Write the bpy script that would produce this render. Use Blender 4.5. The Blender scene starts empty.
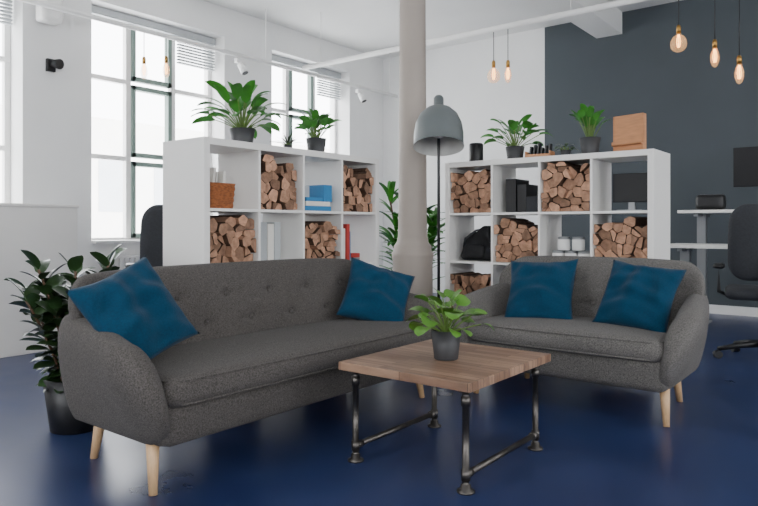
import bpy, bmesh, math, random
from mathutils import Vector, Matrix, Euler
random.seed(7)
C=bpy.context.scene.collection
# ---------------------------------------------------------------- materials
def lin(c):
    return tuple(((v/255)/12.92 if v/255<=0.04045 else ((v/255+0.055)/1.055)**2.4) for v in c)
def mat(name,rgb,rough=0.6,metal=0.0,var=0.08,scale=8,bump=0.0,bscale=60,sheen=0,spec=0.5,island=0.0,stretch=(1,1,1),emit=None,alpha=1,coat=0):
    m=bpy.data.materials.new(name); m.use_nodes=True
    nt=m.node_tree; b=nt.nodes['Principled BSDF']
    c=lin(rgb)
    tc=nt.nodes.new('ShaderNodeTexCoord'); mp=nt.nodes.new('ShaderNodeMapping'); mp.inputs['Scale'].default_value=stretch
    nt.links.new(tc.outputs['Object'],mp.inputs[0])
    n=nt.nodes.new('ShaderNodeTexNoise'); n.inputs['Scale'].default_value=scale; n.inputs['Detail'].default_value=5
    nt.links.new(mp.outputs[0],n.inputs['Vector'])
    r=nt.nodes.new('ShaderNodeValToRGB')
    r.color_ramp.elements[0].position=0.3; r.color_ramp.elements[1].position=0.7
    r.color_ramp.elements[0].color=(*[max(0,v*(1-var)) for v in c],1)
    r.color_ramp.elements[1].color=(*[min(1,v*(1+var)) for v in c],1)
    nt.links.new(n.outputs['Fac'],r.inputs[0])
    out=r.outputs[0]
    if island>0:
        g=nt.nodes.new('ShaderNodeNewGeometry')
        mr=nt.nodes.new('ShaderNodeMapRange'); mr.inputs[3].default_value=1-island; mr.inputs[4].default_value=1+island*0.6
        nt.links.new(g.outputs['Random Per Island'],mr.inputs[0])
        hs=nt.nodes.new('ShaderNodeHueSaturation'); nt.links.new(mr.outputs[0],hs.inputs['Value'])
        nt.links.new(out,hs.inputs['Color']); out=hs.outputs[0]
    nt.links.new(out,b.inputs['Base Color'])
    b.inputs['Roughness'].default_value=rough; b.inputs['Metallic'].default_value=metal
    b.inputs['Specular IOR Level'].default_value=spec
    if sheen: b.inputs['Sheen Weight'].default_value=sheen
    if coat: b.inputs['Coat Weight'].default_value=coat
    if bump>0:
        n2=nt.nodes.new('ShaderNodeTexNoise'); n2.inputs['Scale'].default_value=bscale; n2.inputs['Detail'].default_value=3
        nt.links.new(mp.outputs[0],n2.inputs['Vector'])
        bp=nt.nodes.new('ShaderNodeBump'); bp.inputs['Strength'].default_value=bump; bp.inputs['Distance'].default_value=0.01
        nt.links.new(n2.outputs['Fac'],bp.inputs['Height']); nt.links.new(bp.outputs[0],b.inputs['Normal'])
    if emit:
        b.inputs['Emission Color'].default_value=(*lin(emit[0]),1); b.inputs['Emission Strength'].default_value=emit[1]
    b.inputs['Alpha'].default_value=alpha
    return m
M={}
M['white']=mat('white_paint',(232,231,229),0.7,var=0.02)
M['wallw']=mat('wall_white_plaster',(232,232,231),0.85,var=0.02,scale=2,bump=0.05)
M['walld']=mat('wall_charcoal_paint',(68,75,80),0.8,var=0.05,scale=1.5,bump=0.05)
M['ceil']=mat('ceiling_plaster',(232,232,230),0.9,var=0.02,scale=2)
M['lam']=mat('white_laminate',(230,228,224),0.45,var=0.01)
M['fabric']=mat('charcoal_fabric',(82,78,75),0.95,var=0.5,scale=190,bump=0.4,bscale=260,sheen=0.06,spec=0.15)
M['fabric2']=mat('grey_fabric',(101,98,95),0.95,var=0.46,scale=190,bump=0.4,bscale=260,sheen=0.06,spec=0.15)
M['teal']=mat('teal_linen',(13,56,80),0.9,var=0.15,scale=120,bump=0.3,bscale=200,sheen=0.08,spec=0.15)
M['oak']=mat('oak_leg',(205,168,126),0.45,var=0.12,scale=20,stretch=(8,8,1))
M['pipe']=mat('dark_steel_pipe',(92,88,84),0.38,metal=0.9,var=0.2,scale=15,bump=0.05)
M['black']=mat('black_plastic',(22,22,24),0.45,var=0.1)
M['bag']=mat('black_nylon',(20,20,23),0.8,var=0.2,scale=30,bump=.5,bscale=25)
M['pot']=mat('dark_grey_ceramic',(58,58,60),0.55,var=0.08)
M['soil']=mat('soil',(50,36,26),0.95,var=0.3,scale=60,bump=0.5)
M['leafA']=mat('leaf_green',(62,132,44),0.4,var=0.25,scale=12,island=0.3)
M['leafB']=mat('leaf_light_green',(80,128,40),0.4,var=0.2,scale=12,island=0.35)
M['leafD']=mat('leaf_dark_green',(42,66,34),0.3,var=0.35,scale=10,island=0.4)
M['stem']=mat('plant_stem',(92,120,50),0.5)
M['stemD']=mat('plant_stem_brown',(86,62,44),0.6)
M['bark']=mat('log_bark',(78,56,42),0.95,var=0.4,scale=25,bump=0.8,bscale=40)
M['logend']=mat('log_end_grain',(172,132,106),0.9,var=0.28,scale=34,bump=0.5,bscale=80,island=0.55)
M['column']=mat('column_paint',(160,150,141),0.6,var=0.04,scale=3)
M['shade']=mat('lamp_grey_enamel',(104,110,110),0.4,metal=0.2,var=0.03)
M['shadein']=mat('lamp_inner_enamel',(190,190,186),0.5,var=0.02)
M['greenframe']=mat('sage_window_frame',(120,138,130),0.5,var=0.04)
M['grey']=mat('grey_metal',(140,142,144),0.45,metal=0.5,var=0.03)
M['wicker']=mat('wicker',(150,88,48),0.8,var=0.35,scale=50,bump=0.9,bscale=70,stretch=(1,1,3))
M['paper']=mat('paper',(225,222,214),0.8,var=0.03)
M['blue']=mat('blue_cover',(40,120,170),0.6,var=0.08)
M['red']=mat('red_cover',(170,48,40),0.6,var=0.08)
M['ply']=mat('plywood',(190,134,92),0.55,var=0.12,scale=12,stretch=(1,1,6))
M['amber']=mat('amber_bulb_glass',(240,205,150),0.05,var=0.02,alpha=0.3,emit=((255,200,130),0.35))
M['fil']=mat('bulb_filament',(255,190,110),0.5,emit=((255,180,95),12))
M['brass']=mat('brass',(170,130,70),0.3,metal=0.9)
M['mesh']=mat('chair_mesh_fabric',(48,50,54),0.8,var=0.15,scale=80,bump=0.2)
M['screen']=mat('screen_glass',(16,17,20),0.45,var=0.1,spec=.3)
M['slat']=mat('blind_slats',(176,180,182),0.7,var=0.03)
M['facade']=mat('facade_render',(235,232,226),0.9,var=0.05,scale=1)
M['fglass']=mat('facade_glass',(190,194,198),0.5,var=0.05,scale=1)
# floor
def floor_mat():
    m=bpy.data.materials.new('blue_floor'); m.use_nodes=True; nt=m.node_tree; b=nt.nodes['Principled BSDF']
    tc=nt.nodes.new('ShaderNodeTexCoord')
    n=nt.nodes.new('ShaderNodeTexNoise'); n.inputs['Scale'].default_value=1.6; n.inputs['Detail'].default_value=5; n.inputs['Roughness'].default_value=0.55
    nt.links.new(tc.outputs['Object'],n.inputs['Vector'])
    r=nt.nodes.new('ShaderNodeValToRGB'); r.color_ramp.elements[0].position=0.3; r.color_ramp.elements[1].position=0.75
    r.color_ramp.elements[0].color=(*lin((29,41,78)),1); r.color_ramp.elements[1].color=(*lin((46,60,100)),1)
    nt.links.new(n.outputs['Fac'],r.inputs[0]); nt.links.new(r.outputs[0],b.inputs['Base Color'])
    mr=nt.nodes.new('ShaderNodeMapRange'); mr.inputs[1].default_value=.3; mr.inputs[2].default_value=.7; mr.inputs[3].default_value=0.27; mr.inputs[4].default_value=0.36
    nt.links.new(n.outputs['Fac'],mr.inputs[0]); nt.links.new(mr.outputs[0],b.inputs['Roughness'])
    b.inputs['Specular IOR Level'].default_value=0.5
    return m
M['floor']=floor_mat()
def block_mat():
    m=bpy.data.materials.new('butcher_block_wood'); m.use_nodes=True; nt=m.node_tree; b=nt.nodes['Principled BSDF']
    tc=nt.nodes.new('ShaderNodeTexCoord'); mp=nt.nodes.new('ShaderNodeMapping'); mp.inputs['Rotation'].default_value=(0,0,math.pi/2)
    nt.links.new(tc.outputs['Object'],mp.inputs[0])
    br=nt.nodes.new('ShaderNodeTexBrick'); br.inputs['Scale'].default_value=1.0
    br.inputs['Brick Width'].default_value=0.31; br.inputs['Row Height'].default_value=0.043; br.inputs['Mortar Size'].default_value=0.0012
    br.inputs['Color1'].default_value=(*lin((174,142,118)),1); br.inputs['Color2'].default_value=(*lin((128,98,78)),1); br.inputs['Mortar'].default_value=(*lin((62,44,34)),1)
    br.offset=0.37
    nt.links.new(mp.outputs[0],br.inputs['Vector'])
    mp2=nt.nodes.new('ShaderNodeMapping'); mp2.inputs['Scale'].default_value=(60,4,20); nt.links.new(tc.outputs['Object'],mp2.inputs[0])
    n=nt.nodes.new('ShaderNodeTexNoise'); n.inputs['Scale'].default_value=1.2; n.inputs['Detail'].default_value=6; nt.links.new(mp2.outputs[0],n.inputs['Vector'])
    mx=nt.nodes.new('ShaderNodeMix'); mx.data_type='RGBA'; mx.blend_type='MULTIPLY'; mx.inputs[0].default_value=0.55
    rr=nt.nodes.new('ShaderNodeValToRGB'); rr.color_ramp.elements[0].position=.35; rr.color_ramp.elements[0].color=(.45,.42,.41,1); rr.color_ramp.elements[1].position=.6
    nt.links.new(n.outputs['Fac'],rr.inputs[0]); nt.links.new(br.outputs['Color'],mx.inputs[6]); nt.links.new(rr.outputs[0],mx.inputs[7])
    nt.links.new(mx.outputs[2],b.inputs['Base Color']); b.inputs['Roughness'].default_value=0.38
    return m
M['block']=block_mat()
# ---------------------------------------------------------------- helpers
def empty(name,loc=(0,0,0),rz=0):
    e=bpy.data.objects.new(name,None); e.empty_display_size=0.1; C.objects.link(e); e.location=loc; e.rotation_euler=(0,0,rz); return e
def finish(bm,name,mats,parent=None,loc=(0,0,0),rot=None,smooth=False,recalc=True):
    if recalc: bmesh.ops.recalc_face_normals(bm,faces=bm.faces)
    me=bpy.data.meshes.new(name); bm.to_mesh(me); bm.free()
    if not isinstance(mats,(list,tuple)): mats=[mats]
    for m in mats: me.materials.append(m)
    if smooth:
        for p in me.polygons: p.use_smooth=True
    o=bpy.data.objects.new(name,me); C.objects.link(o); o.location=loc
    if rot is not None: o.rotation_euler=rot
    if parent: o.parent=parent
    return o
def bbox(bm,lo,hi,mi=0):
    vs=[bm.verts.new((x,y,z)) for x in (lo[0],hi[0]) for y in (lo[1],hi[1]) for z in (lo[2],hi[2])]
    for f in ((0,1,3,2),(4,6,7,5),(0,4,5,1),(2,3,7,6),(0,2,6,4),(1,5,7,3)):
        fc=bm.faces.new([vs[i] for i in f]); fc.material_index=mi
def boxes(name,lst,mats,parent=None,loc=(0,0,0),rot=None,bevel=0):
    bm=bmesh.new()
    for b in lst: bbox(bm,b[0],b[1],b[2] if len(b)>2 else 0)
    o=finish(bm,name,mats,parent,loc,rot)
    if bevel:
        md=o.modifiers.new('bevel','BEVEL'); md.width=bevel; md.segments=2; md.limit_method='ANGLE'
    return o
def box(name,c,s,m,parent=None,bevel=0.002,rot=None):
    h=[v/2 for v in s]
    return boxes(name,[((-h[0],-h[1],-h[2]),(h[0],h[1],h[2]))],m,parent,c,rot,bevel)
def ring_loft(bm,rings,mi=0,cap=True,closed=True):
    V=[[bm.verts.new(p) for p in r] for r in rings]
    n=len(V[0])
    for a,b in zip(V[:-1],V[1:]):
        for i in range(n if closed else n-1):
            j=(i+1)%n
            f=bm.faces.new((a[i],a[j],b[j],b[i])); f.material_index=mi; f.smooth=True
    if cap:
        for r in (V[0],V[-1]):
            try:
                f=bm.faces.new(r); f.material_index=mi
            except: pass
def tube_pts(bm,pts,rad,seg=10,mi=0):
    pts=[Vector(p) for p in pts]; n=len(pts)
    if not isinstance(rad,(list,tuple)): rad=[rad]*n
    rings=[]; up=None
    for i,p in enumerate(pts):
        t=(pts[min(i+1,n-1)]-pts[max(i-1,0)]).normalized()
        if up is None: up=Vector((0,0,1)) if abs(t.z)<0.9 else Vector((1,0,0))
        a=t.cross(up).normalized(); b=t.cross(a).normalized()
        rings.append([p+(a*math.cos(k*2*math.pi/seg)+b*math.sin(k*2*math.pi/seg))*rad[i] for k in range(seg)])
    ring_loft(bm,rings,mi)
def tube(name,pts,rad,m,parent=None,seg=12,loc=(0,0,0),rot=None):
    bm=bmesh.new(); tube_pts(bm,pts,rad,seg); return finish(bm,name,m,parent,loc,rot)
def lathe_bm(bm,prof,seg=32,mi=0,mat4=None,cap=True):
    rings=[[Vector((r*math.cos(k*2*math.pi/seg),r*math.sin(k*2*math.pi/seg),z)) for k in range(seg)] for r,z in prof]
    if mat4: rings=[[mat4@p for p in r] for r in rings]
    ring_loft(bm,rings,mi,cap)
def lathe(name,prof,m,parent=None,loc=(0,0,0),rot=None,seg=32,cap=True):
    bm=bmesh.new(); lathe_bm(bm,prof,seg,cap=cap); return finish(bm,name,m,parent,loc,rot)
def rbox(name,size,r,n,m,parent=None,loc=(0,0,0),rot=None,deform=None):
    bm=bmesh.new(); h=[s/2 for s in size]; cache={}
    def vert(i,j,k):
        key=(i,j,k)
        if key in cache: return cache[key]
        p=[-h[a]+size[a]*q/n[a] for a,q in enumerate(key)]
        inn=[max(-(h[a]-r[a]),min(h[a]-r[a],p[a])) for a in range(3)]
        d=Vector([(p[a]-inn[a])/r[a] for a in range(3)])
        if d.length>1e-6:
            mx=max(abs(v) for v in d); 
            d=d.normalized()*mx
        q=Vector([inn[a]+d[a]*r[a] for a in range(3)])
        if deform: q=deform(q)
        cache[key]=bm.verts.new(q); return cache[key]
    for a in range(3):
        b,c=(a+1)%3,(a+2)%3
        for side in (0,n[a]):
            for i in range(n[b]):
                for j in range(n[c]):
                    def K(x,y):
                        k=[0,0,0]; k[a]=side;k[b]=x;k[c]=y; return vert(*k)
                    f=bm.faces.new((K(i,j),K(i+1,j),K(i+1,j+1),K(i,j+1))); f.smooth=True
    return finish(bm,name,m,parent,loc,rot,smooth=True)
# ---------------------------------------------------------------- room shell
H_C=3.65; YN=6.4; XE=8.3; XW=-3.0; YS=-3.6
boxes('floor',[((XW-.3,YS-.3,-.1),(XE+.3,YN+.4,0))],M['floor'])
boxes('ceiling',[((XW-.3,YS-.3,H_C),(XE+.3,YN+.4,H_C+.15))],M['ceil'])
wins=[(1.10,2.80),(3.47,5.15),(5.92,7.48)]
zb,zt=0.82,3.3
L=[((XW-.3,YN,0),(XE+.3,YN+.4,zb)),((XW-.3,YN,zt),(XE+.3,YN+.4,H_C))]
xs=[XW-.3]+[v for w in wins for v in w]+[XE+.3]
for i in range(0,len(xs),2): L.append(((xs[i],YN,zb),(xs[i+1],YN+.4,zt)))
boxes('wall_north',L,M['wallw'])
boxes('wall_east',[((XE,YS,0),(XE+.3,3.68,H_C),0),((XE,3.68,0),(XE+.3,YN,H_C),1)],[M['walld'],M['wallw']])
def wall_open(name,horizontal,pos,t,lo,hi,ops):
    L=[]
    def B(a0,a1,z0,z1):
        if horizontal: L.append(((a0,pos-t,z0),(a1,pos,z1)))
        else: L.append(((pos-t,a0,z0),(pos,a1,z1)))
    B(lo,hi,0,.8);B(lo,hi,3.2,H_C)
    v=[lo]+[q for o in ops for q in o]+[hi]
    for i in range(0,len(v),2): B(v[i],v[i+1],.8,3.2)
    boxes(name,L,M['wallw'])
SO=[(-1.5,-0.35),(1.8,2.95),(5.1,6.25)]; WO=[(-1.7,-0.4),(2.2,3.9)]  # unseen openings behind the camera, added and sized to let in fill light
wall_open('wall_south',True,YS,.3,XW-.3,XE+.3,SO)
wall_open('wall_west',False,XW,.3,YS,YN,WO)
boxes('baseboard_north',[((XW,YN-.015,0),(XE,YN,.1))],M['white'])
boxes('baseboard_east',[((XE-.015,YS,0),(XE,YN-.02,.1))],M['white'])
boxes('ceiling_beam',[((0.0,2.66,3.38),(XE,2.98,H_C))],M['ceil'])
# windows
for k,(x0,x1) in enumerate(wins):
    e=empty('window_%d'%(k+1),(x0,YN+.25,zb)); w=x1-x0; h=zt-zb; f=.055
    L=[((0,0,0),(f,.06,h)),((w-f,0,0),(w,.06,h)),((0,0,0),(w,.06,f)),((0,0,h-f),(w,.06,h))]
    a,b=w*.33,w*.67
    L+=[((a-.03,-.01,0),(a+.03,.06,h)),((b-.03,-.01,0),(b+.03,.06,h))]
    L+=[((0,-.005,h*.36),(a,.06,h*.36+.05)),((0,-.005,h*.70),(a,.06,h*.70+.05)),((b,-.005,h*.36),(w,.06,h*.36+.05)),((b,-.005,h*.70),(w,.06,h*.70+.05))]
    boxes('frame',L,M['white'],e,bevel=.004)
    L=[]
    for z0,z1 in ((.05,h*.36),(h*.38,h*.70),(h*.72,h-.05)):
        A,B=a+.03,b-.03;g=.05
        L+=[((A,-.03,z0),(A+g,.05,z1)),((B-g,-.03,z0),(B,.05,z1)),((A,-.03,z0),(B,.05,z0+g)),((A,-.03,z1-g),(B,.05,z1))]
    boxes('casement_sash',L,M['greenframe'],e,bevel=.004)
    L=[((.02,-.10,h-.09),(w-.02,-.03,h-.01))]
    for i in range(9): L.append(((b+.02,-.09,h-.12-.035*i),(w-.02,-.045,h-.105-.035*i)))
    boxes('blind',L,M['slat'],e)
    boxes('window_sill',[((-.0,-.33,-.0),(w,-.02,.03))],M['white'],e,bevel=.004)
    r=empty('radiator',(x0+.1,YN-.14,.12)); L=[((0,.03,0),(w-.2,.05,.55)),((0,.09,0),(w-.2,.11,.55)),((0,0,.55),(w-.2,.12,.57))]
    n=int((w-.2)/.06)
    for i in range(n): L.append(((i*.06+.01,.0,.01),(i*.06+.045,.03,.55)))
    L+=[((.1,.03,-.12),(.13,.1,0)),((w-.33,.03,-.12),(w-.3,.1,0))]
    boxes('panel',L,M['white'],r,bevel=.002)
# outside building opposite
e=empty('facade_building',(0,26,0))
boxes('facade_wall',[((-12,0,-6),(40,.5,5.5))],M['facade'],e)
L=[]
for i in range(18):
    for z in (-2,1.6): L.append(((-9+i*2.6,-.04,z),(-7.7+i*2.6,0.02,z+2.2)))
boxes('facade_windows',L,M['fglass'],e)
# ---------------------------------------------------------------- iron column
e=empty('cast_iron_column',(4.015,2.82,0))
lathe('shaft',[(.17,0),(.17,.30),(.165,.33),(.15,.36),(.148,.74),(.155,.78),(.155,.80),(.140,.82),(.140,.85),(.118,.88),(.110,.92),(.106,1.0),(.103,1.5),(.094,3.0),(.094,3.05),(.125,3.08),(.125,3.11),(.10,3.14),(.10,3.2),(.16,3.32),(.19,3.37),(.19,3.38)],M['column'],e,seg=40)
# ---------------------------------------------------------------- sofas
def sofa(name,loc,rz,Ls,fab,btn_rows):
    e=empty(name,loc,rz); hw=Ls/2
    iw=Ls-.36
    def dfb(q):
        k=(q.z+.09)/.18; q=q.copy(); q.x*=1-.04*(1-k); q.y*=1-.06*(1-k); return q
    rbox('seat_frame',(iw+.06,.66,.18),(.05,.05,.05),(30,12,6),fab,e,(0,-.04,.26),deform=dfb)
    def dfc(q):
        q=q.copy(); u=q.x/(iw/2); v=q.y/.32
        if q.z>0: q.z+=.022*(1-u*u)*(1-min(1,v*v))
        q.y-= .012*(1-u*u) if v<0 else 0
        return q
    rbox('seat_cushion',(iw,.64,.115),(.05,.05,.05),(50,18,8),fab,e,(0,-.08,.385),deform=dfc)
    a,b=iw/2-.012,.32-.008
    for zz in (.43,.343):
        bm=bmesh.new()
        pts=[(-a,.2,zz),(-a,-.08-b+.05,zz),(-a+.05,-.08-b+.0,zz),(0,-.08-b-.012,zz),(a-.05,-.08-b,zz),(a,-.08-b+.05,zz),(a,.2,zz)]
        tube_pts(bm,pts,.005,6); finish(bm,'piping',fab,e,smooth=True)
    bw=Ls-.20; bh=.50; hb=bh/2
    btn=[]
    for z,n,off in btn_rows:
        for i in range(n): btn.append((-(bw*.42)+bw*.84*(i+off)/(n-1+2*off),z))
    def backy(x,z,y):
        u=abs(x)/(bw/2)
        return y-.10*max(0,(u-.75)/.25)**2*0.9+.17*(z+hb)
    def dbk(q):
        q=q.copy(); x,y,z=q
        if y<0:
            for bx,bz in btn:
                dx=abs(x-bx); dz=abs(z-bz); d=dx*dx+dz*dz
                if d<.04: y+=.030*math.exp(-math.sqrt(d+1e-6)/.032)
                if dx<.16 and dz<.04: y+=.007*math.exp(-(dz/.012)**2)*(1-dx/.16)
            y-=.014*(1-(z/hb)**2)
        u=abs(x)/(bw/2)
        z2=z-.03*u**4*(z+hb)/bh
        x2=x*(1-.05*(1-(z+hb)/bh))
        return Vector((x2,backy(x,z,y),z2))
    rbox('backrest',(bw,.14,bh),(.14,.07,.15),(150,8,42),fab,e,(0,.22,.56),deform=dbk)
    bm=bmesh.new()
    for bx,bz in btn:
        p=Vector((bx*(1-.05*(1-(bz+hb)/bh)),backy(bx,bz,-.07)+.22+.012,bz+.56-.03*(abs(bx)/(bw/2))**4*(bz+hb)/bh))
        bmesh.ops.create_uvsphere(bm,u_segments=10,v_segments=6,radius=.016,matrix=Matrix.Translation(p)@Matrix.Diagonal((1,.6,1,1)))
    finish(bm,'buttons',fab,e,smooth=True)
    for sx in (-1,1):
        rings=[]
        secs=[]
        N=14
        for i in range(5):
            a=math.pi/2*(1-i/4); secs.append((.27+.05*math.sin(a),max(.03,math.cos(a)),0))
        for i in range(1,N): secs.append((.27-.50*i/N,1,i/N))
        for i in range(9):
            a=math.pi/2*i/8; secs.append((-.23-.17*math.sin(a),max(.02,math.cos(a)),1))
        for y,k,t in secs:
            T=.635-.02*t-.04*t*t; rt=.078+.016*t; rb=.05
            if t==1: T-= .05*(1-k)
            xb=hw-.20; xt=hw-rt-.085*(1-t)
            A=Vector((xt,T-rt)); B=Vector((xb,.18+rb)); Mid=(A*.5+B*.5)
            A=Mid+(A-Mid)*k; B=Mid+(B-Mid)*k
            ring=[]
            for q in range(32):
                ph=2*math.pi*q/32
                c,s=math.cos(ph),math.sin(ph)
                w=(s+1)/2; w=w*w*(3-2*w)
                ctr=B.lerp(A,w); rr=(rb+(rt-rb)*w)*k
                ring.append(Vector((sx*(ctr.x+c*rr),y,ctr.y+s*rr)))
            rings.append(ring)
        bm=bmesh.new(); ring_loft(bm,rings); finish(bm,'armrest',fab,e,smooth=True)
    for lx,ly in ((-1,-1),(1,-1),(-1,1),(1,1)):
        ins=.21 if ly<0 else .28
        x=lx*(hw-ins); y=ly*.24
        tube('leg',[(x,y,.215),(x+lx*.02,y+ly*.035,0.0)],[.027,.016],M['oak'],e,16)
    return e
sofa('three_seat_sofa',(2.30,2.445,0),0,2.15,M['fabric'],[(.10,6,.3),(-.03,5,.8)])
sofa('loveseat_sofa',(3.745,1.435,0),-math.pi/2,1.46,M['fabric2'],[(.10,4,.3),(-.03,3,.8)])
def pillow(name,loc,normal,roll,s=.45,T=.15,seed=0):
    rnd=random.Random(seed); bm=bmesh.new(); N=30
    top=[];bot=[]
    ph=[rnd.uniform(0,6) for _ in range(6)]
    for sgn,store in ((1,top),(-1,bot)):
        for i in range(N+1):
            row=[]
            for j in range(N+1):
                u=-1+2*i/N; v=-1+2*j/N
                x=u*s/2*(1-.09*(1-v*v)); y=v*s/2*(1-.09*(1-u*u))
                e=max(0,(1-u*u)*(1-v*v))
                z=T/2*e**.42
                z+=.018*e**.5*(math.sin(5*u+3*v+ph[0])*math.sin(4*v-2*u+ph[1])+.5*math.sin(9*u*v+ph[2]+6*u)+.3*math.sin(14*v+5*u*u+ph[4]))
                edge=(i in(0,N) or j in(0,N))
                if edge and sgn<0: row.append(top[i][j])
                else: row.append(bm.verts.new((x,y,sgn*z if not edge else .008*math.sin(6*u+5*v+ph[3]))))
            store.append(row)
    for st in (top,bot):
        for i in range(N):
            for j in range(N): bm.faces.new((st[i][j],st[i+1][j],st[i+1][j+1],st[i][j+1]))
    o=finish(bm,name,M['teal'],None,loc,smooth=True)
    n=Vector(normal).normalized(); up=Vector((0,0,1)); r=up.cross(n).normalized(); u2=n.cross(r)
    R=Matrix((r,u2,n)).transposed()
    o.rotation_euler=(R@Matrix.Rotation(math.radians(roll),3,'Z')).to_euler()
    return o
pillow('throw_pillow',(1.495,2.41,.645),(.0,-1,.55),20,.41,.14,1)
pillow('throw_pillow',(3.09,2.43,.590),(-.75,-1,.80),-20,.41,.14,2)
pillow('throw_pillow',(3.73,1.68,.610),(-1,-.12,.60),3,.42,.14,3)
pillow('throw_pillow',(3.73,1.11,.612),(-1,.05,.60),-6,.41,.14,4)
# ---------------------------------------------------------------- coffee table
e=empty('coffee_table',(2.46,1.54,0))
boxes('table_top',[((-.36,-.32,.39),(.36,.32,.425))],M['block'],e,bevel=.003)
for sy in (-1,1):
    y=sy*.27
    for sx in (-1,1):
        x=sx*.305
        bm=bmesh.new()
        lathe_bm(bm,[(.034,0),(.034,.008),(.02,.012),(.019,.03),(.0135,.03),(.0135,.046),(.018,.046),(.018,.085),(.0135,.085),(.0135,.325),(.018,.325),(.018,.36),(.0135,.36),(.0135,.372),(.02,.376),(.034,.382),(.034,.39)],20,mat4=Matrix.Translation((x,y,0)))
        finish(bm,'pipe_leg',M['pipe'],e)
    tube('pipe_rail',[(-.305,y,.066),(.305,y,.066)],.0125,M['pipe'],e,14)
    for sx in (-1,1): tube('pipe_tee',[(sx*.305,y,.066),(sx*.267,y,.066)],.017,M['pipe'],e,14)
# ---------------------------------------------------------------- plants
def leaf(bm,p,az,pitch,L,W,droop,n=7,fold=.25,roll=0,shape=1.0,mi=0,tipx=.5):
    p=Vector(p); a=Vector((math.cos(az),math.sin(az),0)); side0=Vector((-math.sin(az),math.cos(az),0))
    rows=[]; pi=pitch
    for i in range(n+1):
        t=i/n
        d=a*math.cos(pi)+Vector((0,0,1))*math.sin(pi)
        nr=side0.cross(d)*-1
        side=(side0*math.cos(roll)+nr*math.sin(roll))
        w=W/2*(math.sin(math.pi*t**shape)**tipx if 0<t<1 else 0.02)
        up=side.cross(d).normalized()
        if up.z<0 and abs(pi)<1.4: up=-up
        rows.append((bm.verts.new(p+side*w+up*w*fold),bm.verts.new(p),bm.verts.new(p-side*w+up*w*fold)))
        p=p+d*(L/n); pi-=droop/n
    for r,s in zip(rows[:-1],rows[1:]):
        for k in (0,1):
            f=bm.faces.new((r[k],r[k+1],s[k+1],s[k])); f.material_index=mi; f.smooth=True
def arc(p,az,pitch,L,droop,n=5):
    p=Vector(p); a=Vector((math.cos(az),math.sin(az),0)); out=[p.copy()]; pi=pitch
    for i in range(n):
        p=p+(a*math.cos(pi)+Vector((0,0,1))*math.sin(pi))*(L/n); pi-=droop/n; out.append(p.copy())
    return out,pi
def pot(e,r,h,m):
    lathe('pot',[(0.001,0),(r*.74,0),(r*.78,.004),(r,h),(r*.9,h),(r*.86,h*.88),(.001,h*.88)],m,e,cap=False)
    lathe('soil',[(.001,h*.9),(r*.87,h*.885)],M['soil'],e,seg=20,cap=False)
def potted(name,loc,r,h,leaves,pet,L,W,m,potm=None,pitch=(.5,1.45),droop=1.2,shape=.8,seed=0,tip=.6,spread=.02,pdroop=.5,fold=.25):
    rnd=random.Random(seed); e=empty(name,loc); pot(e,r,h,potm or M['pot'])
    bm=bmesh.new()
    for i in range(leaves):
        az=i*2.39996+rnd.uniform(-.3,.3); f=i/max(1,leaves-1)
        pt=pitch[1]+(pitch[0]-pitch[1])*f+rnd.uniform(-.1,.1)
        pl=pet*rnd.uniform(.55,1.1)
        b=(math.cos(az)*spread*f,math.sin(az)*spread*f,h*.88)
        pts,pe=arc(b,az,pt,pl,pdroop*rnd.uniform(.6,1.2))
        tube_pts(bm,pts,.0028,5,1)
        leaf(bm,pts[-1],az+rnd.uniform(-.4,.4),pe-.1,L*rnd.uniform(.75,1.1),W*rnd.uniform(.8,1.1),droop*rnd.uniform(.6,1.2),roll=rnd.uniform(-.5,.5),shape=shape,tipx=tip,fold=fold)
    finish(bm,'foliage',[m,M['stem']],e,recalc=False)
    return e
potted('potted_pilea',(2.43,1.53,.4255),.066,.125,34,.15,.075,.075,M['leafB'],pitch=(.35,1.52),droop=1.1,shape=.75,seed=3,tip=.45,pdroop=.4,fold=.12)
ZS=1.4705
potted('potted_peace_lily',(2.57,3.03,ZS),.075,.10,40,.19,.17,.065,M['leafA'],pitch=(.45,1.52),droop=1.0,seed=5,pdroop=.3)
potted('potted_lily',(3.20,3.03,ZS),.068,.11,26,.12,.12,.058,M['leafA'],pitch=(.75,1.55),droop=.9,seed=6,pdroop=.2)
potted('potted_grass',(2.93,3.02,ZS),.028,.04,26,.02,.09,.010,M['leafD'],pitch=(.8,1.5),droop=.4,seed=8,spread=.01)
potted('potted_anthurium',(4.36,2.16,ZS),.068,.10,28,.18,.12,.065,M['leafA'],pitch=(.5,1.52),droop=.9,seed=9,pdroop=.3)
potted('potted_seedling',(4.36,1.78,ZS),.035,.05,12,.04,.05,.025,M['leafD'],pitch=(.5,1.4),seed=10)
potted('potted_dracaena',(4.36,1.61,ZS),.068,.12,26,.15,.10,.05,M['leafA'],pitch=(1.15,1.56),droop=.9,seed=11,pdroop=.1)
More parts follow.
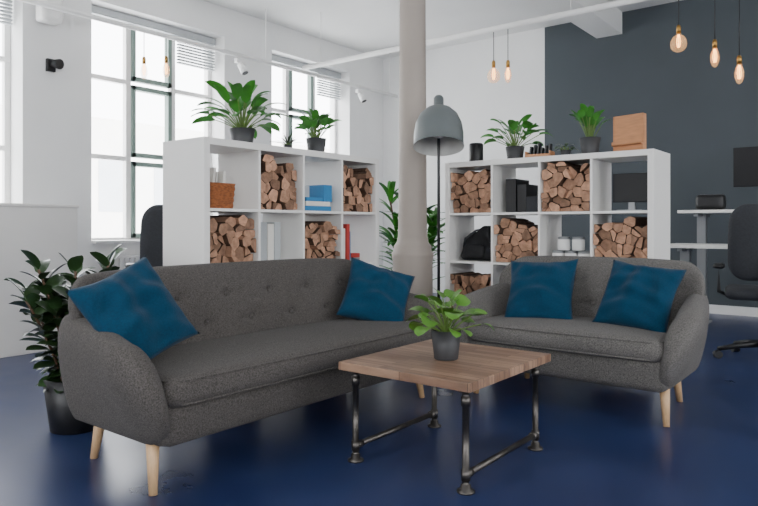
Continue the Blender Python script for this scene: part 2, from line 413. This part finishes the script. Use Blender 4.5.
def rubber(name,loc):
    rnd=random.Random(4); e=empty(name,loc); pot(e,.15,.26,M['black'])
    bm=bmesh.new()
    for s in range(15):
        ring=s<9
        az0=s*2*math.pi/9+.2 if ring else s*1.05; rr=.06 if ring else .03
        b=(math.cos(az0)*rr,math.sin(az0)*rr,.23)
        H=rnd.uniform(.34,.5) if ring else rnd.uniform(.52,.66)
        lean=.16 if ring else .05
        if math.sin(az0)<-.3: lean=.02
        pts,_=arc(b,az0,1.45-lean,H,.22,8)
        tube_pts(bm,pts,.006,6,1)
        nl=22
        for i in range(nl):
            t=.02+.98*i/(nl-1); k=t*(len(pts)-1); a=int(min(k,len(pts)-2)); p=pts[a].lerp(pts[a+1],k-a)
            az=i*2.4+az0
            L=rnd.uniform(.11,.155)*(1 if math.sin(az)>-.5 else .75)
            leaf(bm,p,az,.1+.9*t+rnd.uniform(-.2,.2),L,rnd.uniform(.055,.078),rnd.uniform(.4,1.1),shape=.95,roll=rnd.uniform(-.6,.6))
    finish(bm,'foliage',[M['leafD'],M['stemD']],e,recalc=False)
rubber('potted_rubber_plant',(1.65,3.19,0))
def palm(name,loc):
    rnd=random.Random(12); e=empty(name,loc); pot(e,.17,.32,M['pot'])
    bm=bmesh.new()
    for s in range(7):
        az0=s*1.3; pts,_=arc((math.cos(az0)*.05,math.sin(az0)*.05,.28),az0,1.40,.45+.09*s,.1,6); tube_pts(bm,pts,.010,6,1)
        for i in range(24):
            k=rnd.uniform(2.0,6); a=int(min(k,5)); p=pts[a].lerp(pts[a+1],k-a) if k<6 else pts[-1]
            leaf(bm,p,i*2.4+az0,rnd.uniform(.6,1.35),rnd.uniform(.26,.37),rnd.uniform(.04,.055),rnd.uniform(.7,1.6),n=9,shape=.8)
    finish(bm,'foliage',[M['leafA'],M['stemD']],e,recalc=False)
palm('potted_corn_plant',(4.64,3.26,0))
# ---------------------------------------------------------------- cube shelving
SW=1.49;SH=1.47;SD=.37;T=.038;ti=.016
cw=(SW-2*T-3*ti)/4; ch=(SH-2*T-3*ti)/4
def cell(c,r):
    return T+c*(cw+ti), SH-T-(r+1)*ch-r*ti
def shelf(name,loc,rz):
    e=empty(name,loc,rz)
    L=[((0,0,0),(T,SD,SH)),((SW-T,0,0),(SW,SD,SH)),((T,0,0),(SW-T,SD,T)),((T,0,SH-T),(SW-T,SD,SH))]
    boxes('outer_frame',L,M['lam'],e,bevel=.002)
    L=[]
    for i in range(1,4):
        x=T+i*cw+(i-1)*ti; L.append(((x,.004,T),(x+ti,SD-.004,SH-T)))
        z=T+i*ch+(i-1)*ti; L.append(((T,.006,z),(SW-T,SD-.006,z+ti)))
    boxes('dividers',L,M['lam'],e)
    return e
LS=(2.16,2.85,0,0); RS=(4.18,2.64,0,-math.pi/2)
shelf('cube_bookshelf',LS[:3],LS[3]); shelf('cube_bookshelf',RS[:3],RS[3])
def place(S,c,r,dx,dy,dz=0.0):
    x0,z0=cell(c,r); v=Matrix.Rotation(S[3],3,'Z')@Vector((x0+dx,dy,z0+dz+.0005)); return (S[0]+v.x,S[1]+v.y,v.z)
def clip(poly,m,n):
    # keep the side where (p-m).n <= 0
    out=[]
    for i in range(len(poly)):
        a=poly[i]; b=poly[(i+1)%len(poly)]
        da=(a-m).dot(n); db=(b-m).dot(n)
        if da<=0: out.append(a)
        if (da<0 and db>0) or (da>0 and db<0): out.append(a.lerp(b,da/(da-db)))
    return out
def firewood(S,c,r,fill=.9,seed=0):
    rnd=random.Random(seed*31+c*7+r); bm=bmesh.new()
    W=cw-.006; H=ch*fill; top=ch-.004
    sites=[]
    tries=0
    while tries<900:
        tries+=1
        p=Vector((rnd.uniform(.0,W),rnd.uniform(.0,top+.02)))
        md=.058 if tries<300 else .048
        if all((p-q).length>md for q in sites): sites.append(p)
    wav=[rnd.uniform(0,6),rnd.uniform(.012,.03)]
    def prism(poly):
        if len(poly)<3: return
        cc=sum(poly,Vector((0,0)))/len(poly)
        area=abs(sum(poly[i].x*poly[(i+1)%len(poly)].y-poly[(i+1)%len(poly)].x*poly[i].y for i in range(len(poly))))/2
        if area<.00035: return
        k=rnd.uniform(.89,.97); pl=[]; n=len(poly)
        for a in range(n):
            p=poly[a]; q=poly[(a+1)%n]; o=poly[a-1]
            for f,tg in ((.13,o),(.13,q)):
                s=p.lerp(tg,f); pl.append(cc+(s-cc)*k)
        y0=rnd.uniform(.0,.06)+.006; y1=SD-rnd.uniform(.01,.05)
        tl=rnd.uniform(-.12,.12)
        f1=[bm.verts.new((p.x+.003,y0+tl*(p.x-cc.x),p.y)) for p in pl]; f2=[bm.verts.new((p.x+.003,y1,p.y)) for p in pl]
        f=bm.faces.new(f1); f.material_index=0; f=bm.faces.new(f2[::-1]); f.material_index=0
        m=len(pl); s0=rnd.randrange(m)
        for a in range(m):
            f=bm.faces.new((f1[a],f1[(a+1)%m],f2[(a+1)%m],f2[a])); f.material_index=1 if ((a-s0)%m)<m*.7 else 0
    for p in sites:
        lim=H-.02+wav[1]*math.sin(p.x*22+wav[0])
        if p.y>lim: continue
        poly=[Vector((0,0)),Vector((W,0)),Vector((W,top)),Vector((0,top))]
        for q in sites:
            if q is p: continue
            poly=clip(poly,(p+q)/2,(q-p).normalized())
            if len(poly)<3: break
        if len(poly)<3: continue
        cc=sum(poly,Vector((0,0)))/len(poly)
        if rnd.random()<.42:
            a=rnd.uniform(0,math.pi); nn=Vector((math.cos(a),math.sin(a)))
            prism(clip(poly,cc,nn)); prism(clip(poly,cc,-nn))
        else: prism(poly)
    finish(bm,'firewood_stack',[M['logend'],M['bark']],None,place(S,c,r,0,0),(0,0,S[3]))
sd=1
for c,r,f in ((1,0,.90),(3,0,.86),(0,1,.92),(2,1,.84),(1,2,.85),(3,2,.8),(0,3,.85),(2,3,.85)):
    firewood(LS,c,r,f,sd); sd+=1
for c,r,f in ((0,0,.92),(2,0,.97),(1,1,.88),(3,1,.88),(0,2,.8),(2,2,.85),(1,3,.85),(3,3,.8)):
    firewood(RS,c,r,f,sd); sd+=1
def objbox(name,S,c,r,lst,mats,bev=.002):
    return boxes(name,lst,mats,None,place(S,c,r,0,0),(0,0,S[3]),bev)
e=empty('wicker_basket',place(LS,0,0,.13,.17))
bm=bmesh.new()
def rr(w,d,z,rad=.03,n=5):
    pts=[]
    for cx,cy,a0 in ((1,1,0),(-1,1,90),(-1,-1,180),(1,-1,270)):
        for i in range(n+1):
            a=math.radians(a0+90*i/n); pts.append(Vector((cx*(w/2-rad)+rad*math.cos(a),cy*(d/2-rad)+rad*math.sin(a),z)))
    return pts
rings=[rr(.17,.22,0)]+[rr(.17+.02*i/9+(.006 if i%2 else 0),.22+.02*i/9+(.006 if i%2 else 0),.14*i/9) for i in range(10)]+[rr(.175,.225,.14),rr(.165,.21,.02)]
ring_loft(bm,rings,cap=True); finish(bm,'basket_body',M['wicker'],e)
boxes('paper_roll',[((-.06,-.08,.02),(-.045,.07,.22)),((-.03,-.07,.02),(-.02,.08,.20)),((.0,-.09,.02),(.015,.05,.21)),((.03,-.05,.02),(.05,.08,.18))],[M['paper']],e,rot=(0,.12,0))
objbox('book_stack',LS,2,0,[((.03,.03,0),(.27,.28,.03),0),((.04,.03,.031),(.26,.27,.06),1),((.05,.04,.061),(.20,.26,.085),0),((.22,.05,.061),(.30,.25,.17),0),((.03,.1,.087),(.14,.26,.16),2)],[M['blue'],M['paper'],M['slat']])
objbox('book_row',LS,3,1,[((.02,.05,0),(.05,.28,.26),0),((.052,.05,0),(.075,.27,.24),1),((.078,.04,0),(.11,.28,.27),0),((.113,.05,0),(.13,.26,.22),2),((.14,.06,0),(.24,.25,.04),3),((.15,.06,.041),(.24,.24,.07),0)],[M['red'],M['paper'],M['blue'],M['grey']])
objbox('binder_row',LS,1,1,[((.05+.055*i,.12,0),(.10+.055*i,.34,.27+.01*(i%2)),i%2) for i in range(4)],[M['paper'],M['slat']])
# right shelf content
def bagdef(q):
    k=max(0,(q.z+.11)/.24)
    x=q.x*(1-.35*k*k)+.02*k; y=q.y*(1-.35*k)
    z=q.z+(.012*math.sin(q.x*38)+.03*math.sin(q.x*12+.5))*k
    y+=.010*math.sin(q.z*45+q.x*25)
    return Vector((x,y,z))
e=empty('black_backpack',place(RS,0,1,.165,.18,.003),RS[3]); rbox('bag_body',(.29,.2,.22),(.045,.05,.05),(24,14,18),M['bag'],e,(0,0,.11),deform=bagdef)
rbox('bag_pocket',(.17,.05,.10),(.03,.02,.03),(10,5,8),M['bag'],e,(0,-.095,.07))
tube('bag_strap',[(-.1,-.08,.10),(-.07,-.11,.16),(.0,-.08,.22),(.06,-.02,.235),(.09,.02,.20)],.009,M['mesh'],e,6)
for i,(x,z) in enumerate(((.08,0),(.17,0),(.26,0),(.12,.0935),(.22,.0935))):
    e=empty('storage_jar',place(RS,2,1,x,.12,z)); lathe('jar_body',[(.001,0),(.038,0),(.042,.006),(.042,.07),(.036,.078)],M['white'],e,seg=24); lathe('jar_lid',[(.038,.072),(.040,.074),(.040,.09),(.001,.092)],M['grey'],e,seg=24)
objbox('magazine_file',RS,1,0,[((.04,.12,0),(.12,.34,.24),0),((.13,.12,0),(.20,.34,.20),0),((.21,.10,0),(.29,.3,.11),1)],[M['black'],M['mesh']],.004)
e=empty('framed_tablet',place(RS,3,0,.17,.25,0),RS[3]); boxes('tablet_screen',[((-.12,-.01,.06),(.12,.005,.25))],M['screen'],e,bevel=.004); boxes('tablet_stand',[((-.02,-.0,0),(.02,.02,.1)),((-.08,-.05,0),(.08,.06,.01))],M['grey'],e)
objbox('paper_tray',RS,1,2,[((.03,.05,0),(.28,.3,.02),0),((.03,.05,.06),(.28,.3,.075),0),((.03,.05,0),(.04,.3,.12),0),((.27,.05,0),(.28,.3,.12),0),((.05,.06,.02),(.26,.28,.05),1)],[M['slat'],M['paper']])
def on_r(px_y,x=4.36): return (x,px_y,ZS)
e=empty('bluetooth_speaker',on_r(2.48)); lathe('speaker_body',[(.001,0),(.050,0),(.053,.006),(.053,.14),(.045,.15),(.001,.15)],M['black'],e)
e=empty('desk_organizer',on_r(1.96,4.34),-math.pi/2+.15)
boxes('organizer_tray',[((-.09,-.06,0),(.09,.06,.012)),((-.09,-.06,0),(-.08,.06,.05)),((.08,-.06,0),(.09,.06,.05)),((-.09,.05,0),(.09,.06,.05)),((-.09,-.06,0),(.09,-.05,.03))],M['ply'],e,bevel=.001)
boxes('cards',[((-.07+.025*i,-.03+.004*i,.013),(-.058+.025*i,.045,.08+.015*(i%3))) for i in range(6)],M['black'],e,rot=(0,.1,0))
e=empty('wooden_menu_board',on_r(1.35,4.34),-math.pi/2-.25)
boxes('board',[((-.105,-.008,.012),(.105,.006,.245)),((-.105,-.03,.05),(.105,-.008,.058)),((-.105,-.03,.05),(.105,-.026,.075)),((-.105,-.012,.012),(-.095,.03,.243)),((.095,-.012,.012),(.105,.03,.243))],M['ply'],e,bevel=.001)
boxes('board_foot',[((-.105,-.06,0),(.105,.06,.012))],M['ply'],e,bevel=.001)
# ---------------------------------------------------------------- floor lamp
e=empty('floor_lamp',(3.75,2.42,0))
lathe('lamp_base',[(.001,0),(.14,0),(.14,.012),(.13,.02),(.02,.026),(.001,.028)],M['black'],e)
tube('lamp_pole',[(0,0,.02),(0,0,1.50),(0,0,1.72)],.010,M['black'],e)
bm=bmesh.new()
d=Vector((-.84,-.54,0))
R=Matrix.Translation((0,0,1.66))@Matrix.Rotation(math.radians(16),4,Vector((0,0,-1)).cross(d))
lathe_bm(bm,[(.001,.235),(.024,.235),(.034,.22),(.034,.16),(.055,.15),(.09,.13),(.13,.09),(.155,.03),(.166,-.04),(.167,-.13),(.171,-.135)],40,0,R,False)
lathe_bm(bm,[(.171,-.135),(.163,-.13),(.162,-.04),(.151,.03),(.125,.085),(.085,.125),(.001,.14)],40,1,R,False)
finish(bm,'lamp_shade',[M['shade'],M['shadein']],e,smooth=True)
bm=bmesh.new(); lathe_bm(bm,[(.001,.13),(.02,.13),(.02,.05),(.03,.02),(.045,-.02),(.035,-.06),(.001,-.075)],20,0,R,False); finish(bm,'lamp_bulb',M['white'],e,smooth=True)
# ---------------------------------------------------------------- rails, pendants, spots
e=empty('ceiling_track_rail',(6.0,0,3.0))
tube('rail',[(0,-2,0),(0,5.9,0)],.03,M['white'],e); 
for y in (-1.5,.5,2.4,4.4,5.6): tube('hanger',[(0,y,.02),(0,y,.65)],.006,M['white'],e,6)
e=empty('window_track_rail',(0,6.05,3.0))
tube('rail',[(0,0,0),(8.2,0,0)],.025,M['white'],e)
for x in (.8,3,5.5,8): tube('hanger',[(x,0,.02),(x,0,.65)],.006,M['white'],e,6)
def spot(x):
    e=empty('track_spotlight',(x,6.05,2.93)); box('driver_box',(0,0,0),(.14,.05,.05),M['white'],e)
    tube('spot_head',[(0,0,-.03),(.02,-.06,-.14)],[.04,.045],M['white'],e)
    tube('lens',[(.02,-.061,-.141),(.0205,-.063,-.145)],.038,M['black'],e)
for x in (5.1,7.3): spot(x)
def bulb(loc,top,kind):
    e=empty('pendant_bulb',loc)
    tube('cord',[(0,0,.09),(0,0,top-loc[2])],.004,M['black'],e,6)
    lathe('socket',[(.001,.13),(.012,.13),(.019,.11),(.019,.06),(.001,.06)],M['brass'],e,seg=16)
    if kind=='g': pr=[(.016,.062),(.022,.048),(.045,.03),(.062,.0),(.067,-.03),(.062,-.06),(.045,-.085),(.022,-.096),(.001,-.098)]
    else: pr=[(.016,.062),(.02,.045),(.03,.02),(.036,-.01),(.034,-.045),(.022,-.085),(.008,-.10),(.001,-.102)]
    lathe('glass',pr,M['amber'],e,seg=24)
    bm=bmesh.new()
    for i in range(4):
        a=i*math.pi/2; c,s=math.cos(a),math.sin(a); tube_pts(bm,[(c*.006,s*.006,.05),(c*.016,s*.016,-.01),(c*.008,s*.008,-.06)],.0022,5)
    finish(bm,'filament',M['fil'],e)
bulb((6,3.21,2.55),2.97,'g');bulb((6,3.05,2.53),2.97,'e');bulb((6,1.45,2.58),2.97,'g');bulb((6,1.17,2.41),2.97,'e');bulb((6,.99,2.25),2.97,'e')
bulb((3.84,6.05,2.6),2.975,'e');bulb((4.1,6.05,2.66),2.975,'e')
e=empty('wall_spot_lamp',(3.05,6.4,2.54)); box('mount',(0,-.02,0),(.08,.04,.12),M['black'],e); tube('head',[(0,-.04,.02),(.03,-.14,.0)],[.03,.05],M['black'],e); 
e=empty('wall_speaker',(2.98,6.4,3.02)); rbox('speaker_case',(.2,.16,.22),(.03,.03,.03),(8,8,8),M['white'],e,(0,-.14,0)); box('bracket',(0,-.03,0),(.05,.06,.05),M['grey'],e)
e=empty('partition_cabinet',(1.0,5.55,0)); boxes('cabinet_body',[((-1.9,-.22,.0),(1.77,.22,1.15))],M['lam'],e,bevel=.004); boxes('cabinet_top',[((-1.91,-.23,1.15),(1.78,.23,1.175))],M['lam'],e,bevel=.003)
# ---------------------------------------------------------------- office chairs, desks
def office_chair(name,loc,rz,arms=True):
    e=empty(name,loc,rz)
    rbox('seat',(.5,.48,.09),(.06,.06,.04),(12,12,6),M['mesh'],e,(0,0,.5))
    rbox('backrest',(.46,.07,.56),(.12,.03,.14),(14,5,16),M['mesh'],e,(0,.25,.88),(math.radians(-8),0,0),deform=lambda q:Vector((q.x*(1-.2*max(0,q.z)),q.y-.35*q.x*q.x,q.z)))
    tube('back_support',[(0,.15,.46),(0,.29,.5),(0,.30,.75)],.022,M['black'],e)
    tube('gas_column',[(0,0,.46),(0,0,.10)],[.03,.025],M['black'],e)
    for i in range(5):
        a=i*2*math.pi/5+.3; c,s=math.cos(a),math.sin(a)
        tube('base_arm',[(0,0,.12),(c*.17,s*.17,.10),(c*.31,s*.31,.07)],[.028,.022,.016],M['black'],e)
        tube('caster',[(c*.31-s*.025,s*.31+c*.025,.03),(c*.31+s*.025,s*.31-c*.025,.03)],.03,M['black'],e)
    if arms:
        for sx in (-1,1):
            tube('arm_post',[(sx*.22,.02,.47),(sx*.29,.02,.5),(sx*.29,.02,.68)],.016,M['black'],e)
            rbox('arm_pad',(.08,.26,.035),(.03,.03,.015),(6,8,4),M['black'],e,(sx*.29,0,.695))
office_chair('office_chair',(5.66,.78,0),math.radians(100))
office_chair('office_chair',(3.07,4.48,0),math.radians(150))
def desk(name,x0,x1,y0,y1,h):
    e=empty(name,((x0+x1)/2,(y0+y1)/2,0)); w=(x1-x0)/2; d=(y1-y0)/2
    boxes('desk_top',[((-w,-d,h-.03),(w,d,h))],M['lam'],e,bevel=.003)
    for s in (-1,1):
        y=s*(d-.15); boxes('desk_leg',[((-.04,y-.04,.03),(.04,y+.04,h-.03)),((-w+.05,y-.03,0),(w-.05,y+.03,.03)),((-w+.08,y-.02,h-.06),(w-.08,y+.02,h-.03))],M['grey'],e)
    return e
desk('standing_desk',6.9,7.6,-.6,1.68,1.155)
desk('office_desk',6.2,6.8,-.6,1.66,.835)
e=empty('computer_monitor',(7.15,.90,1.156),-math.pi/2)
boxes('monitor_panel',[((-.33,-.02,.22),(.33,.015,.60))],M['screen'],e,bevel=.006); tube('monitor_neck',[(0,.05,.01),(0,.04,.4)],.02,M['black'],e); box('monitor_foot',(0,.04,.006),(.24,.18,.012),M['black'],e); box('neck_joint',(0,.03,.4),(.1,.05,.1),M['black'],e)
e=empty('toaster',(7.1,1.42,1.156),-math.pi/2); rbox('toaster_body',(.26,.16,.15),(.04,.04,.04),(10,8,8),M['black'],e,(0,0,.076)); boxes('toaster_slots',[((-.09,-.03,.15),(.09,-.015,.153)),((-.09,.02,.15),(.09,.035,.153))],M['grey'],e)
# ---------------------------------------------------------------- light
w=bpy.data.worlds.new('world'); bpy.context.scene.world=w; w.use_nodes=True
bg=w.node_tree.nodes['Background']; bg.inputs[0].default_value=(.95,.97,1,1); bg.inputs[1].default_value=11.5
def portal(c,rot,sx,sy):
    l=bpy.data.lights.new('window_portal','AREA'); l.shape='RECTANGLE'; l.size=sx; l.size_y=sy; l.cycles.is_portal=True
    o=bpy.data.objects.new('window_portal',l); C.objects.link(o); o.location=c; o.rotation_euler=rot
for x0,x1 in wins: portal(((x0+x1)/2,YN+.45,(zb+zt)/2),(-math.pi/2,0,0),x1-x0,zt-zb)
for a,b in SO: portal(((a+b)/2,YS-.35,2),(math.pi/2,0,0),b-a,2.4)
for a,b in WO: portal((XW-.35,(a+b)/2,2),(0,-math.pi/2,0),2.4,b-a)
# ---------------------------------------------------------------- camera
cam=bpy.data.cameras.new('camera'); co=bpy.data.objects.new('camera',cam); C.objects.link(co)
co.location=(0,0,1.0); co.rotation_euler=(math.pi/2,0,math.radians(-52))
cam.lens=36*660/758; cam.sensor_width=36; cam.shift_y=-27/758; cam.clip_start=.02
bpy.context.scene.camera=co
